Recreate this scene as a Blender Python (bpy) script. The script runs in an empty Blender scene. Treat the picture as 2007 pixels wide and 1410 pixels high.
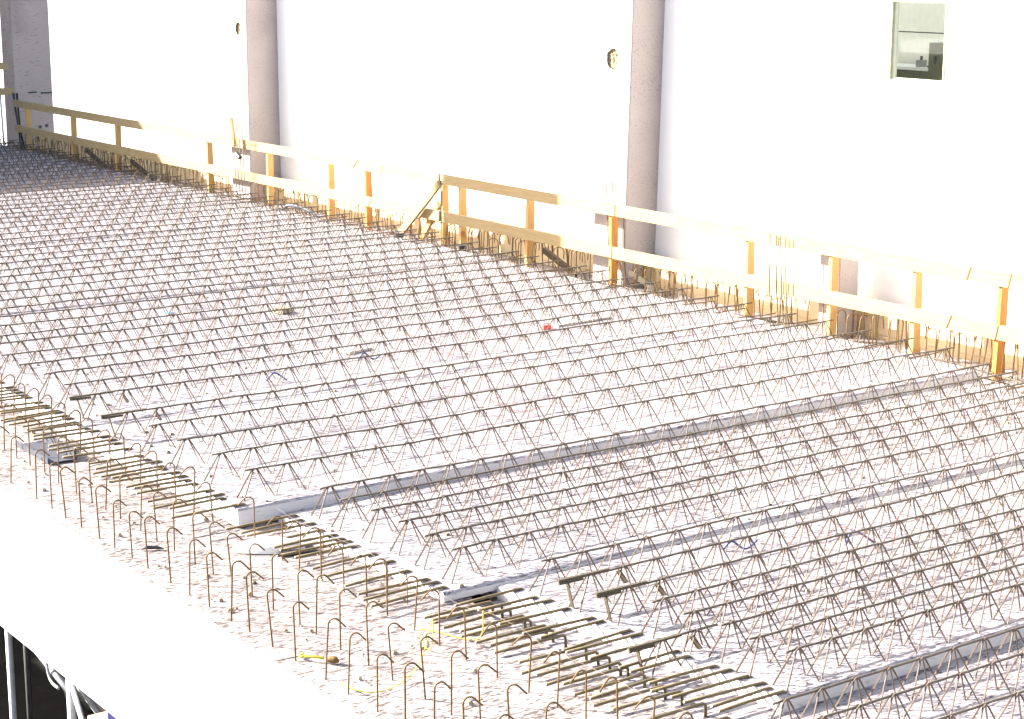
import bpy, math, random
from mathutils import Vector, Matrix, Quaternion

random.seed(7)
R = random.random
def U(a, b): return a + (b - a) * random.random()

scene = bpy.context.scene
COL = scene.collection

# ------------------------------------------------------------------ camera
cam_data = bpy.data.cameras.new('camera')
cam_data.sensor_fit = 'HORIZONTAL'
cam_data.sensor_width = 36.0
cam_data.lens = 3659.45 / 2007 * 36.0
cam_data.clip_start = 0.1
cam_data.clip_end = 5000
cam = bpy.data.objects.new('camera', cam_data)
COL.objects.link(cam)
yaw, pitch, roll = (math.radians(a) for a in (54.68484, 12.33287, 0.05618))
fw = Vector((math.cos(yaw) * math.cos(pitch), math.sin(yaw) * math.cos(pitch), -math.sin(pitch)))
rt0 = Vector((math.sin(yaw), -math.cos(yaw), 0)); up0 = rt0.cross(fw)
rt = math.cos(roll) * rt0 + math.sin(roll) * up0
up = -math.sin(roll) * rt0 + math.cos(roll) * up0
m = Matrix.Identity(4)
for i in range(3):
    m[i][0] = rt[i]; m[i][1] = up[i]; m[i][2] = -fw[i]; m[i][3] = (0, 0, 4.0)[i]
cam.matrix_world = m
scene.camera = cam

# ------------------------------------------------------------------ sky, sun, exposure
SUN_EL = math.radians(27.0)
SAZ = (-0.682, 0.731)
SUN = Vector((SAZ[0] * math.cos(SUN_EL), SAZ[1] * math.cos(SUN_EL), math.sin(SUN_EL)))
world = bpy.data.worlds.new('World')
scene.world = world
world.use_nodes = True
wn = world.node_tree.nodes; wl = world.node_tree.links
wn.clear()
sky = wn.new('ShaderNodeTexSky'); sky.sky_type = 'NISHITA'; sky.sun_disc = False
sky.sun_elevation = SUN_EL
sky.sun_rotation = math.atan2(SAZ[0], SAZ[1])
sky.air_density = 1.0; sky.dust_density = 3.5; sky.ozone_density = 1.0
bg = wn.new('ShaderNodeBackground'); bg.inputs['Strength'].default_value = 0.1
wo = wn.new('ShaderNodeOutputWorld')
wl.new(sky.outputs[0], bg.inputs[0]); wl.new(bg.outputs[0], wo.inputs[0])

sl = bpy.data.lights.new('sun', 'SUN'); sl.energy = 5.0; sl.angle = math.radians(0.5)
sl.color = (1.0, 0.955, 0.90)
so = bpy.data.objects.new('sun', sl); COL.objects.link(so)
so.rotation_mode = 'QUATERNION'
so.rotation_quaternion = (-SUN).to_track_quat('-Z', 'Y')
so.location = (-20, 20, 30)

scene.render.engine = 'CYCLES'
scene.view_settings.view_transform = 'Standard'
scene.view_settings.look = 'None'
scene.view_settings.exposure = 2.4
scene.view_settings.gamma = 1.0
scene.view_settings.use_curve_mapping = False

# ------------------------------------------------------------------ helpers
class MB:
    """collects shapes into one mesh"""
    def __init__(s): s.v = []; s.f = []; s.mi = []
    def quad(s, *ids): s.f.append(ids)
    def poly(s, pts):
        n = len(s.v); s.v += [tuple(p) for p in pts]; s.f.append(tuple(range(n, n + len(pts))))
    def box(s, a, b):
        (x0, y0, z0), (x1, y1, z1) = a, b
        n = len(s.v)
        s.v += [(x0, y0, z0), (x1, y0, z0), (x1, y1, z0), (x0, y1, z0), (x0, y0, z1), (x1, y0, z1), (x1, y1, z1), (x0, y1, z1)]
        for q in ((0, 3, 2, 1), (4, 5, 6, 7), (0, 1, 5, 4), (1, 2, 6, 5), (2, 3, 7, 6), (3, 0, 4, 7)):
            s.f.append(tuple(n + i for i in q))
        return s
    def prism(s, bottom, top):
        """two rings of equal length joined by sides"""
        n = len(s.v); k = len(bottom)
        s.v += [tuple(p) for p in bottom] + [tuple(p) for p in top]
        s.f.append(tuple(n + i for i in reversed(range(k)))); s.f.append(tuple(n + k + i for i in range(k)))
        for i in range(k):
            j = (i + 1) % k
            s.f.append((n + i, n + j, n + k + j, n + k + i))
        return s
    def beam(s, p, q, w, h, upv=(0, 0, 1)):
        """rectangular bar from p to q: w sideways, h along up"""
        p = Vector(p); q = Vector(q); d = (q - p).normalized(); u = Vector(upv)
        sd = d.cross(u).normalized(); u = sd.cross(d).normalized()
        ring = [sd * (w / 2 * a) + u * (h / 2 * b) for a, b in ((-1, -1), (1, -1), (1, 1), (-1, 1))]
        return s.prism([p + r for r in ring], [q + r for r in ring])
    def tube(s, pts, r, n=6, cap=True):
        pts = [Vector(p) for p in pts]
        rr = r if isinstance(r, (list, tuple)) else [r] * len(pts)
        t = (pts[1] - pts[0]).normalized()
        a = Vector((0, 0, 1)) if abs(t.z) < 0.9 else Vector((1, 0, 0))
        nx = t.cross(a).normalized()
        base = len(s.v)
        for i, p in enumerate(pts):
            if i == 0: t2 = (pts[1] - pts[0]).normalized()
            elif i == len(pts) - 1: t2 = (pts[-1] - pts[-2]).normalized()
            else:
                t2 = ((pts[i + 1] - p).normalized() + (p - pts[i - 1]).normalized())
                t2 = t2.normalized() if t2.length > 1e-6 else t
            q = t.rotation_difference(t2); nx = q @ nx; t = t2
            by = t.cross(nx)
            for k in range(n):
                an = 2 * math.pi * k / n
                s.v.append(tuple(p + (nx * math.cos(an) + by * math.sin(an)) * rr[i]))
        for i in range(len(pts) - 1):
            for k in range(n):
                k2 = (k + 1) % n
                s.f.append((base + i * n + k, base + i * n + k2, base + (i + 1) * n + k2, base + (i + 1) * n + k))
        if cap:
            s.f.append(tuple(base + k for k in reversed(range(n))))
            e = base + (len(pts) - 1) * n
            s.f.append(tuple(e + k for k in range(n)))
        return s
    def mesh(s, name, mat):
        me = bpy.data.meshes.new(name)
        me.from_pydata(s.v, [], s.f); me.update()
        if mat: me.materials.append(mat)
        return me

def link(name, me, parent=None, loc=None, rot=None):
    o = bpy.data.objects.new(name, me); COL.objects.link(o)
    if parent is not None: o.parent = parent
    if loc is not None: o.location = loc
    if rot is not None: o.rotation_euler = rot
    return o
def part(name, mb, mat, parent, smooth=False, loc=None):
    me = mb.mesh(name, mat)
    if smooth:
        for p in me.polygons: p.use_smooth = True
    return link(name, me, parent, loc)
def smooth(me):
    for p in me.polygons: p.use_smooth = True
    return me
def tag(o, label, cat, group=None):
    o['label'] = label; o['category'] = cat; o['kind'] = 'thing'
    if group: o['group'] = group
    return o
def thing(name, label, cat, loc=(0, 0, 0), group=None):
    o = bpy.data.objects.new(name, None); COL.objects.link(o); o.location = loc
    o.empty_display_size = 0.2
    return tag(o, label, cat, group)
def structure(o): o['kind'] = 'structure'; return o

# ------------------------------------------------------------------ materials
def new_mat(name):
    mt = bpy.data.materials.new(name); mt.use_nodes = True
    nt = mt.node_tree; nt.nodes.clear()
    out = nt.nodes.new('ShaderNodeOutputMaterial')
    b = nt.nodes.new('ShaderNodeBsdfPrincipled')
    nt.links.new(b.outputs[0], out.inputs[0])
    return mt, nt, b
def wpos(nt, sc=(1, 1, 1), obj=False, rot=(0, 0, 0)):
    mp = nt.nodes.new('ShaderNodeMapping'); mp.inputs['Scale'].default_value = sc
    mp.inputs['Rotation'].default_value = rot
    if obj:
        g = nt.nodes.new('ShaderNodeTexCoord'); nt.links.new(g.outputs['Object'], mp.inputs[0])
    else:
        g = nt.nodes.new('ShaderNodeNewGeometry'); nt.links.new(g.outputs['Position'], mp.inputs[0])
    return mp.outputs[0]
def noise(nt, vec, scale, detail=3.0, rough=0.55):
    n = nt.nodes.new('ShaderNodeTexNoise'); n.inputs['Scale'].default_value = scale
    n.inputs['Detail'].default_value = detail; n.inputs['Roughness'].default_value = rough
    nt.links.new(vec, n.inputs['Vector']); return n.outputs['Fac']
def ramp(nt, fac, stops):
    r = nt.nodes.new('ShaderNodeValToRGB')
    e = r.color_ramp.elements
    while len(e) < len(stops): e.new(0.5)
    for k, (p, c) in enumerate(stops):
        e[k].position = p; e[k].color = (c[0], c[1], c[2], 1) if isinstance(c, (tuple, list)) else (c, c, c, 1)
    nt.links.new(fac, r.inputs[0]); return r.outputs[0]
def mix(nt, a, b, fac, mode='MIX'):
    x = nt.nodes.new('ShaderNodeMix'); x.data_type = 'RGBA'; x.blend_type = mode
    for val, sock in ((fac, x.inputs[0]), (a, x.inputs[6]), (b, x.inputs[7])):
        if hasattr(val, 'is_linked') or hasattr(val, 'node'): nt.links.new(val, sock)
        elif isinstance(val, (tuple, list)): sock.default_value = (*val, 1)
        else: sock.default_value = val
    return x.outputs[2]
def bump(nt, b, h, strength=0.4, dist=0.01):
    n = nt.nodes.new('ShaderNodeBump'); n.inputs['Strength'].default_value = strength
    n.inputs['Distance'].default_value = dist
    nt.links.new(h, n.inputs['Height']); nt.links.new(n.outputs[0], b.inputs['Normal'])

def concrete(name, base, tint, pit, streak, pits, stain=0.25, rot=0.0, bmp=0.5):
    """broomed concrete: pale paste, slight tint clouds, dark pits drawn out along the broom strokes"""
    mt, nt, b = new_mat(name)
    v = wpos(nt)
    vs = wpos(nt, streak, rot=(0, 0, rot))
    cloud = noise(nt, v, 1.3, 4)
    col = mix(nt, base, tint, ramp(nt, cloud, [(0.35, 0.0), (0.7, 1.0)]))
    p1 = noise(nt, vs, 1.0, 4, 0.6)
    cover = noise(nt, v, 2.2, 3)                 # pits come and go in patches
    thr = nt.nodes.new('ShaderNodeMath'); thr.operation = 'MULTIPLY_ADD'
    thr.inputs[1].default_value = 0.22; nt.links.new(cover, thr.inputs[0]); thr.inputs[2].default_value = -0.11
    ad = nt.nodes.new('ShaderNodeMath'); ad.operation = 'ADD'
    nt.links.new(p1, ad.inputs[0]); nt.links.new(thr.outputs[0], ad.inputs[1])
    pm = ramp(nt, ad.outputs[0], [(pits, 0.0), (pits + 0.07, 1.0)])
    col = mix(nt, col, pit, pm)
    if stain:
        big = noise(nt, wpos(nt, (0.9, 1.8, 1.0)), 1.0, 5, 0.6)
        sm = ramp(nt, big, [(0.56, 0.0), (0.74, stain)])
        col = mix(nt, col, tuple(c * 0.55 for c in tint), sm)
    nt.links.new(col, b.inputs['Base Color'])
    b.inputs['Roughness'].default_value = 0.92
    b.inputs['Specular IOR Level'].default_value = 0.15
    inv = nt.nodes.new('ShaderNodeMath'); inv.operation = 'SUBTRACT'; inv.inputs[0].default_value = 1.0
    nt.links.new(ad.outputs[0], inv.inputs[1])
    bump(nt, b, inv.outputs[0], bmp, 0.02)
    return mt
M = {}
M['slab'] = concrete('broomed slab concrete', (0.295, 0.274, 0.276), (0.242, 0.218, 0.226), (0.080, 0.068, 0.076), (15, 52, 40), 0.545, 0.28)
M['beam'] = concrete('rough beam concrete', (0.275, 0.243, 0.232), (0.225, 0.19, 0.178), (0.085, 0.066, 0.058), (16, 44, 40), 0.535, 0.3, rot=0.15)
M['fair'] = concrete('fair faced concrete', (0.45, 0.44, 0.44), (0.43, 0.42, 0.42), (0.36, 0.35, 0.35), (5, 5, 5), 0.70, 0.05, bmp=0.1)
M['edge'] = concrete('formed slab edge', (0.60, 0.575, 0.56), (0.54, 0.515, 0.505), (0.38, 0.36, 0.35), (7, 30, 30), 0.62, 0.12, bmp=0.25)
M['column'] = concrete('grey column concrete', (0.385, 0.335, 0.31), (0.345, 0.298, 0.275), (0.26, 0.22, 0.205), (55, 55, 55), 0.57, 0.22, bmp=0.25)
M['column_old'] = concrete('stained column concrete', (0.40, 0.325, 0.29), (0.36, 0.29, 0.258), (0.20, 0.16, 0.15), (7, 7, 38), 0.60, 0.5, bmp=0.25)
M['mortar'] = concrete('rough pocket mortar', (0.38, 0.31, 0.21), (0.29, 0.23, 0.15), (0.16, 0.12, 0.08), (60, 60, 40), 0.5, 0.3, bmp=1.0)
M['wall'] = concrete('white rendered wall', (0.85, 0.84, 0.82), (0.825, 0.815, 0.80), (0.74, 0.73, 0.725), (9, 9, 9), 0.72, 0.03, bmp=0.08)
M['yard'] = concrete('pale yard ground', (0.52, 0.50, 0.48), (0.46, 0.44, 0.42), (0.3, 0.28, 0.26), (0.4, 0.4, 0.4), 0.66, 0.1, bmp=0.1)
M['deck_dark'] = concrete('shade darkened ground', (0.05, 0.047, 0.042), (0.035, 0.033, 0.03), (0.015, 0.014, 0.012), (3, 3, 3), 0.6, 0.2)  # under-deck shade put into the ground colour

def steel(name, a, b2, c, rough=0.7):
    mt, nt, b = new_mat(name)
    f = noise(nt, wpos(nt), 38, 3)
    g = noise(nt, wpos(nt), 3.5, 2)
    col = mix(nt, ramp(nt, f, [(0.3, a), (0.55, b2), (0.75, c)]), a, ramp(nt, g, [(0.45, 0.0), (0.65, 0.6)]))
    nt.links.new(col, b.inputs['Base Color']); b.inputs['Roughness'].default_value = rough
    b.inputs['Metallic'].default_value = 0.15
    rib = noise(nt, wpos(nt, (1, 1, 1)), 150, 1)
    bump(nt, b, rib, 0.5, 0.003)
    return mt
M['rust'] = steel('rusted bar', (0.095, 0.050, 0.014), (0.14, 0.078, 0.021), (0.19, 0.11, 0.034))
M['mill'] = steel('mill scale bar', (0.068, 0.054, 0.038), (0.096, 0.078, 0.057), (0.075, 0.045, 0.022))
M['wire'] = steel('drawn rusty wire', (0.072, 0.050, 0.033), (0.100, 0.070, 0.048), (0.125, 0.072, 0.038))
M['rust_light'] = steel('orange rusted bar', (0.17, 0.095, 0.026), (0.22, 0.130, 0.038), (0.11, 0.052, 0.013))
M['barmix'] = steel('brown ribbed bar', (0.115, 0.082, 0.034), (0.16, 0.120, 0.058), (0.095, 0.055, 0.018))
M['tip'] = steel('sawn bar end', (0.30, 0.28, 0.25), (0.36, 0.34, 0.31), (0.25, 0.22, 0.2))

def wood(name, a, b2, knot, axis=1):
    mt, nt, b = new_mat(name)
    sc = [14, 14, 14]; sc[axis] = 1.1
    g = noise(nt, wpos(nt, tuple(sc)), 3.0, 4, 0.65)
    col = ramp(nt, g, [(0.3, a), (0.6, b2)])
    k = noise(nt, wpos(nt), 4.0, 2)
    col = mix(nt, col, knot, ramp(nt, k, [(0.66, 0.0), (0.74, 0.8)]))
    nt.links.new(col, b.inputs['Base Color']); b.inputs['Roughness'].default_value = 0.8
    bump(nt, b, g, 0.3, 0.004)
    return mt
M['pine'] = wood('fresh pine post', (0.50, 0.305, 0.110), (0.44, 0.25, 0.080), (0.29, 0.10, 0.02), 2)
M['pine_red'] = wood('reddish pine post', (0.43, 0.195, 0.040), (0.36, 0.145, 0.026), (0.26, 0.07, 0.012), 2)
M['board'] = wood('raw rail board', (0.335, 0.250, 0.128), (0.275, 0.198, 0.092), (0.19, 0.115, 0.045), 1)
M['form'] = wood('formwork board', (0.72, 0.59, 0.38), (0.67, 0.52, 0.31), (0.55, 0.38, 0.19), 1)
M['dark_brown'] = wood('shade darkened strut', (0.045, 0.033, 0.018), (0.065, 0.048, 0.026), (0.02, 0.014, 0.01), 1)  # shade of the struts put into the brown; spacers share it

def plain(name, c, rough=0.5, metal=0.0, var=0.15, scale=12):
    mt, nt, b = new_mat(name)
    f = noise(nt, wpos(nt), scale, 3)
    nt.links.new(ramp(nt, f, [(0.3, tuple(x * (1 - var) for x in c)), (0.7, tuple(min(1, x * (1 + var)) for x in c))]), b.inputs['Base Color'])
    b.inputs['Roughness'].default_value = rough; b.inputs['Metallic'].default_value = metal
    return mt
M['galv'] = plain('galvanised steel', (0.42, 0.43, 0.44), 0.55, 0.25)
M['darksteel'] = plain('darkened steel tube', (0.055, 0.055, 0.048), 0.6, 0.2)  # darkened for the shade on the deeper shoring
M['black'] = plain('black plastic', (0.018, 0.018, 0.02), 0.5)
M['blue'] = plain('blue conduit', (0.05, 0.065, 0.19), 0.5)
M['bluegrey'] = plain('blue grey conduit', (0.09, 0.10, 0.14), 0.5)
M['red'] = plain('red plastic', (0.50, 0.03, 0.02), 0.5)
M['redwire'] = plain('red cable', (0.42, 0.12, 0.10), 0.5)
M['yellow'] = plain('yellow cord', (0.52, 0.42, 0.03), 0.8)
M['white'] = plain('white sheet', (0.72, 0.70, 0.64), 0.7, var=0.05)
M['sheet'] = plain('zinc sheet', (0.040, 0.042, 0.058), 0.8, 0.0)
M['cobalt'] = plain('cobalt blue fabric', (0.01, 0.01, 0.10), 0.8)
M['frame'] = plain('olive window frame', (0.40, 0.39, 0.22), 0.6)
M['reveal'] = plain('ivory reveal', (0.60, 0.59, 0.48), 0.7, var=0.06)
M['olive'] = plain('olive cabinet', (0.10, 0.10, 0.045), 0.7, var=0.2, scale=30)
M['inner'] = plain('pale inner wall', (0.80, 0.785, 0.67), 0.85, var=0.05)
M['render2'] = plain('grey render', (0.30, 0.29, 0.28), 0.9)
M['glassdark'] = plain('dark pane', (0.03, 0.035, 0.04), 0.1)
mt, nt, b = new_mat('window glass')
nt.nodes.remove(b)
tr = nt.nodes.new('ShaderNodeBsdfTransparent'); tr.inputs[0].default_value = (0.94, 0.96, 0.93, 1)
gl = nt.nodes.new('ShaderNodeBsdfGlossy'); gl.inputs['Roughness'].default_value = 0.02
mx = nt.nodes.new('ShaderNodeMixShader'); mx.inputs[0].default_value = 0.05
nt.links.new(tr.outputs[0], mx.inputs[1]); nt.links.new(gl.outputs[0], mx.inputs[2])
nt.links.new(mx.outputs[0], [n for n in nt.nodes if n.type == 'OUTPUT_MATERIAL'][0].inputs[0])
M['glass'] = mt

# ------------------------------------------------------------------ setting: ground
g = MB()
g.poly([(-2500, -2500, -5.0), (2500, -2500, -5.0), (2500, 2500, -5.0), (-2500, 2500, -5.0)])
structure(part('ground', g, M['yard'], None))
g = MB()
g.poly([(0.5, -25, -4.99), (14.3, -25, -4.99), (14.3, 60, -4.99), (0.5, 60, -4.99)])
structure(part('basement_floor', g, M['deck_dark'], None))  # dark sheet standing in for the shade below the deck

# ------------------------------------------------------------------ big white wall with the small window
WX = 14.5
wall = thing('hall_wall', 'tall white rendered hall wall behind the deck with one small window', 'wall', (WX, 13.3, -5))
WY0, WY1 = 12.95, 13.70      # window opening
WZ0, WZ1 = 2.69, 3.52
wb = MB()
def wbox(y0, y1, z0, z1, x0=0.0, x1=0.075): wb.box((x0, y0 - 13.3, z0 + 5), (x1, y1 - 13.3, z1 + 5))
H = 5.0
wbox(-14, WY0, -5, H); wbox(WY1, 27.45, -5, H)
wbox(WY0, WY1, -5, WZ0); wbox(WY0, WY1, WZ1, H)
part('wall_body', wb, M['wall'], wall)
fr = MB()                      # thin olive frame round the opening, set inside
t = 0.018
for (a, b_, c, d) in ((WY0, WY0 + t, WZ0, WZ1), (WY1 - t, WY1, WZ0, WZ1), (WY0 + t, WY1 - t, WZ1 - t, WZ1), (WY0 + t, WY1 - t, WZ0, WZ0 + t)):
    fr.box((-0.012, a - 13.3, c + 5), (0.02, b_ - 13.3, d + 5))
win = part('window', fr, M['frame'], wall)
rv = MB()
for (a, b_, c, d) in ((WY1 - 0.034, WY1 - 0.002, WZ0 + t, WZ1 - t), (WY0 + 0.036, WY1 - 0.036, WZ0 + 0.002, WZ0 + 0.034)):
    rv.box((0.022, a - 13.3, c + 5), (0.073, b_ - 13.3, d + 5))
part('reveal', rv, M['reveal'], win)
gp = MB(); gp.box((0.05, WY0 - 13.3 + 0.036, WZ0 + 5.036), (0.056, WY1 - 13.3 - 0.036, WZ1 + 5 - 0.03))
part('pane', gp, M['glass'], win)

# what shows through the window: a pale wall of two panels, a low cabinet with a white top, a tall cabinet, two small pots
bk = thing('inner_wall', 'pale grey inner wall with a horizontal seam seen through the small window', 'wall', (16.5, 15.5, -5))
for z0, z1 in ((-5, 3.082), (3.096, 4.6)):
    b_ = MB(); b_.box((0, -6, z0 + 5), (0.12, 6, z1 + 5)); part('wall_panel', b_, M['inner'], bk)
b_ = MB(); b_.box((0.03, -6, 0), (0.10, 6, 9.5)); part('seam_backing', b_, M['olive'], bk)
cb = thing('low_cabinet', 'long low olive cabinet with a white top seen through the small window', 'cabinet', (15.9, 15.0, 1.2))
b_ = MB(); b_.box((0, -1.6, 0), (0.45, 1.6, 1.50)); part('carcass', b_, M['olive'], cb)
b_ = MB(); b_.box((-0.02, -1.62, 1.502), (0.46, 1.62, 1.535)); part('worktop', b_, M['white'], cb)
tc = thing('tall_cabinet', 'tall dark olive cabinet at the right edge of the small window', 'cabinet', (15.5, 13.6, 1.2))
b_ = MB(); b_.box((0, -0.6, 0), (0.36, 0.48, 1.84)); part('carcass', b_, M['olive'], tc)
b_ = MB(); b_.tube([(-0.03, 0.36, 1.62), (-0.03, 0.36, 1.70)], 0.012); part('handle', b_, M['black'], tc)
jr = thing('small_canister', 'small grey canister with a stick on the white cabinet top behind the window', 'canister', (16.0, 14.64, 2.736))
b_ = MB(); b_.tube([(0, 0, 0), (0, 0, 0.075)], 0.062, 12); part('body', b_, plain('grey tin', (0.24, 0.24, 0.21), 0.5), jr)
b_ = MB(); b_.tube([(0, 0, 0.07), (0, 0.0, 0.12)], 0.015, 8); part('stick', b_, M['darksteel'], jr)
jr = thing('small_bottle', 'tiny dark bottle beside the grey canister behind the window', 'bottle', (16.0, 14.49, 2.736))
b_ = MB(); b_.tube([(0, 0, 0), (0, 0, 0.02), (0, 0, 0.026), (0, 0, 0.032)], [0.05, 0.05, 0.016, 0.014], 10); part('body', b_, M['darksteel'], jr)

# ------------------------------------------------------------------ columns
def column(x0, y0, w, d, z0, z1, mat, label, hole=None, group='grey concrete columns'):
    """corner (x0, y0) is the edge nearest the camera; -X face d long, -Y face w wide"""
    root = thing('concrete_column', label, 'column', (x0, y0, z0), group)
    hgt = z1 - z0
    bd = MB(); c = 0.012
    ring = [(c, 0), (w, 0), (w, d), (c, d), (0, d - c), (0, c)]
    if not hole:
        bd.prism([(x, y, 0) for x, y in ring], [(x, y, hgt) for x, y in ring])
        part('shaft', bd, mat, root)
    else:
        hy, hz, ry, rz = hole; hy -= y0; hz -= z0
        ringo = ring
        # all sides but the -X face
        n = len(bd.v); k = len(ringo)
        bd.v += [(x, y, 0) for x, y in ringo] + [(x, y, hgt) for x, y in ringo]
        bd.f.append(tuple(n + i for i in reversed(range(k)))); bd.f.append(tuple(n + k + i for i in range(k)))
        for i in range(k):
            if i == 4: continue
            j = (i + 1) % k
            bd.f.append((n + i, n + j, n + k + j, n + k + i))
        # -X face: strips above and below the pocket, a ring of quads round it
        y0_, y1_ = c, d - c; za, zb = hz - rz * 1.6, hz + rz * 1.6
        bd.poly([(0, y1_, 0), (0, y0_, 0), (0, y0_, za), (0, y1_, za)])
        bd.poly([(0, y1_, zb), (0, y0_, zb), (0, y0_, hgt), (0, y1_, hgt)])
        N = 24; inner = []; outer = []
        for i in range(N):
            a = 2 * math.pi * i / N; cy, cz = math.cos(a), math.sin(a)
            wob = 1 + U(-0.09, 0.09)
            inner.append((0, hy + ry * cy * wob, hz + rz * cz * wob))
            sy = ((y1_ - hy) if cy > 0 else (hy - y0_)) / max(abs(cy), 1e-6)
            sz = (rz * 1.6) / max(abs(cz), 1e-6)
            s_ = min(sy, sz); outer.append((0, hy + s_ * cy, hz + s_ * cz))
        # snap nearest outer points to rect corners
        for cy_, cz_ in ((y0_, za), (y0_, zb), (y1_, za), (y1_, zb)):
            bi = min(range(N), key=lambda i: (outer[i][1] - cy_) ** 2 + (outer[i][2] - cz_) ** 2)
            outer[bi] = (0, cy_, cz_)
        for i in range(N):
            j = (i + 1) % N
            bd.poly([outer[i], inner[i], inner[j], outer[j]])
        part('shaft', bd, mat, root)
        pk = MB()
        for i in range(N):
            j = (i + 1) % N
            a, b2 = inner[i], inner[j]
            pk.poly([a, (0.032, a[1], a[2]), (0.032, b2[1], b2[2]), b2])
        nn = len(pk.v)
        rings = [[(0.032 + U(-0.008, 0.012), hy + (p[1] - hy) * s_, hz + (p[2] - hz) * s_) for p in inner] for s_ in (1.0, 0.6, 0.3)]
        rings[0] = [(0.032, p[1], p[2]) for p in inner]
        for a, b2 in zip(rings[:-1], rings[1:]):
            for i in range(N):
                j = (i + 1) % N
                pk.poly([a[i], a[j], b2[j], b2[i]])
        pk.poly(rings[-1])
        part('pocket', pk, M['mortar'], root)
    return root
c1 = column(13.95, 37.30, 0.80, 0.62, -5, 7.5, M['column_old'], 'broad stained grey column at the far left end of the deck')
c2 = column(13.95, 27.00, 0.56, 0.66, -5, 7.0, M['column'], 'grey column in the middle distance behind the starter bars', (27.28, 2.79, 0.10, 0.10))
c3 = column(14.02, 17.45, 0.51, 0.62, -5, 6.6, M['column'], 'grey column nearest the camera, behind the near railing', (17.80, 2.74, 0.115, 0.125))
c3.rotation_euler = (0.035, 0, 0); c3.location = (14.02, 17.45 + 0.035 * 5.2, -5)
st = column(13.97, 13.78, 0.28, 0.30, -5, 0.98, M['column'], 'short stub of a grey column cut off at railing height', None, None)
st.name = 'column_stub'
# holes and ties on the broad column
for (x, z) in ((0.17, 0.42), (0.50, 0.44), (0.64, 0.46)):
    hb = MB(); hb.tube([(x, -0.012, z + 5), (x, 0.03, z + 5)], 0.035, 10); part('tie_hole', hb, M['black'], c1)
hb = MB(); hb.box((0.28, -0.014, 6.14), (0.46, 0.02, 6.17)); part('dark_seam', hb, M['black'], c1)
hb = MB(); hb.box((0.55, -0.014, 6.12), (0.79, 0.02, 6.15)); part('dark_seam', hb, M['black'], c1)

# ------------------------------------------------------------------ near edge beam with its stirrups
beam = thing('near_edge_beam', 'pale concrete edge beam in the foreground with rows of hooked stirrups', 'beam', (4.74, 9, 0))
def L(x, y, z): return (x - 4.74, y - 9, z)
bb = MB()
prof_y = []
yy = -6.0
while yy < 40.0:
    prof_y.append(yy); yy += 0.16 if 6 < yy < 17 else 1.2
# bed edge towards the slabs steps with the slab ends
def bed_edge(y): return 5.72 if y > 11.47 else (6.05 if y > 9.33 else (6.255 if y > 9.08 else 6.205))
ys = sorted(set(prof_y + [11.469, 11.471, 9.329, 9.331, 9.079, 9.081]))
nx = 14
rows = []
for y in ys:
    e = bed_edge(y); row = [(4.74, y, -1.17), (4.74, y, -0.03)]
    for i in range(nx + 1):
        f = i / nx
        x = 4.755 + (e + 0.25 - 4.755) * f if y > 9.33 else 4.755 + (e - 4.755) * f
        z = -0.008 + (0.0 if i == 0 else U(-0.005, 0.004))
        row.append((x, y, z))
    if y > 9.33: row += [(row[-1][0], y, -0.30), (row[-1][0] + 0.01, y, -0.34), (5.1, y, -1.17)]
    else: row += [(row[-1][0] + 0.004, y, -0.16), (6.55, y, -0.17), (5.1, y, -1.17)]
    rows.append(row)
n0 = len(bb.v); k = len(rows[0])
for row in rows: bb.v += [L(*p) for p in row]
for i in range(len(rows) - 1):
    for j in range(k - 1):
        a = n0 + i * k + j
        bb.f.append((a, a + 1, a + k + 1, a + k))
    bb.f.append((n0 + i * k + k - 1, n0 + i * k, n0 + (i + 1) * k, n0 + (i + 1) * k + k - 1))
for i in (0, len(rows) - 1): bb.f.append(tuple(n0 + i * k + j for j in range(k)))
beam_body = part('beam_body', bb, M['beam'], beam)
beam_body.data.materials.append(M['fair'])
for p in beam_body.data.polygons:
    if all(beam_body.data.vertices[v].co.x < 0.02 for v in p.vertices): p.material_index = 1

def hook_stirrup(h, r, hx, lean=0.0, tail=0.085, hy=0.0, rad=0.0052):
    """a bar rising from the concrete, bent over the top to a hook pointing down at 45 degrees"""
    pts = [(0, 0, -0.06), (0, 0, 0.0), (lean * 0.5, 0, h * 0.5), (lean, 0, h - r)]
    for a in range(1, 7):
        an = math.radians(135 * a / 6)
        d = r * (1 - math.cos(an))
        pts.append((lean + hx * d, hy * d, h - r + r * math.sin(an)))
    dx = math.sin(math.radians(45)) * tail
    lx = pts[-1]
    pts.append((lx[0] + hx * dx, lx[1] + hy * dx, lx[2] - dx))
    mb = MB(); mb.tube(pts, rad, 6)
    return smooth(mb.mesh('stirrup', M['rust']))
st_in = [hook_stirrup(0.345 + 0.014 * i, 0.033 + 0.002 * i, 0.93, lean=-0.010 + 0.012 * i, tail=0.060, hy=-0.35) for i in range(3)]
st_out = [hook_stirrup(0.325 + 0.02 * i, 0.038, -0.95, lean=0.01 * i, tail=0.065, hy=0.25) for i in range(2)]
def put_stirrup(me, x, y, parent, off, rz=None, s=None):
    o = link('stirrup', me, parent, (x - off[0], y - off[1], 0.0))
    o.rotation_euler = (U(-0.05, 0.05), U(-0.045, 0.045), U(-0.28, 0.28) if rz is None else rz)
    k_ = U(0.92, 1.06) if s is None else s
    o.scale = (k_, k_, k_)
    return o
r1 = [13.54, 13.01, 12.71, 12.45, 12.16, 11.84, 11.58, 11.29, 11.04, 10.69, 10.41, 10.13, 9.83, 9.59, 9.3, 9.02, 8.67, 8.42, 8.11, 7.83, 7.55, 7.26, 6.98, 6.7, 13.82, 14.1, 14.4]
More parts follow.
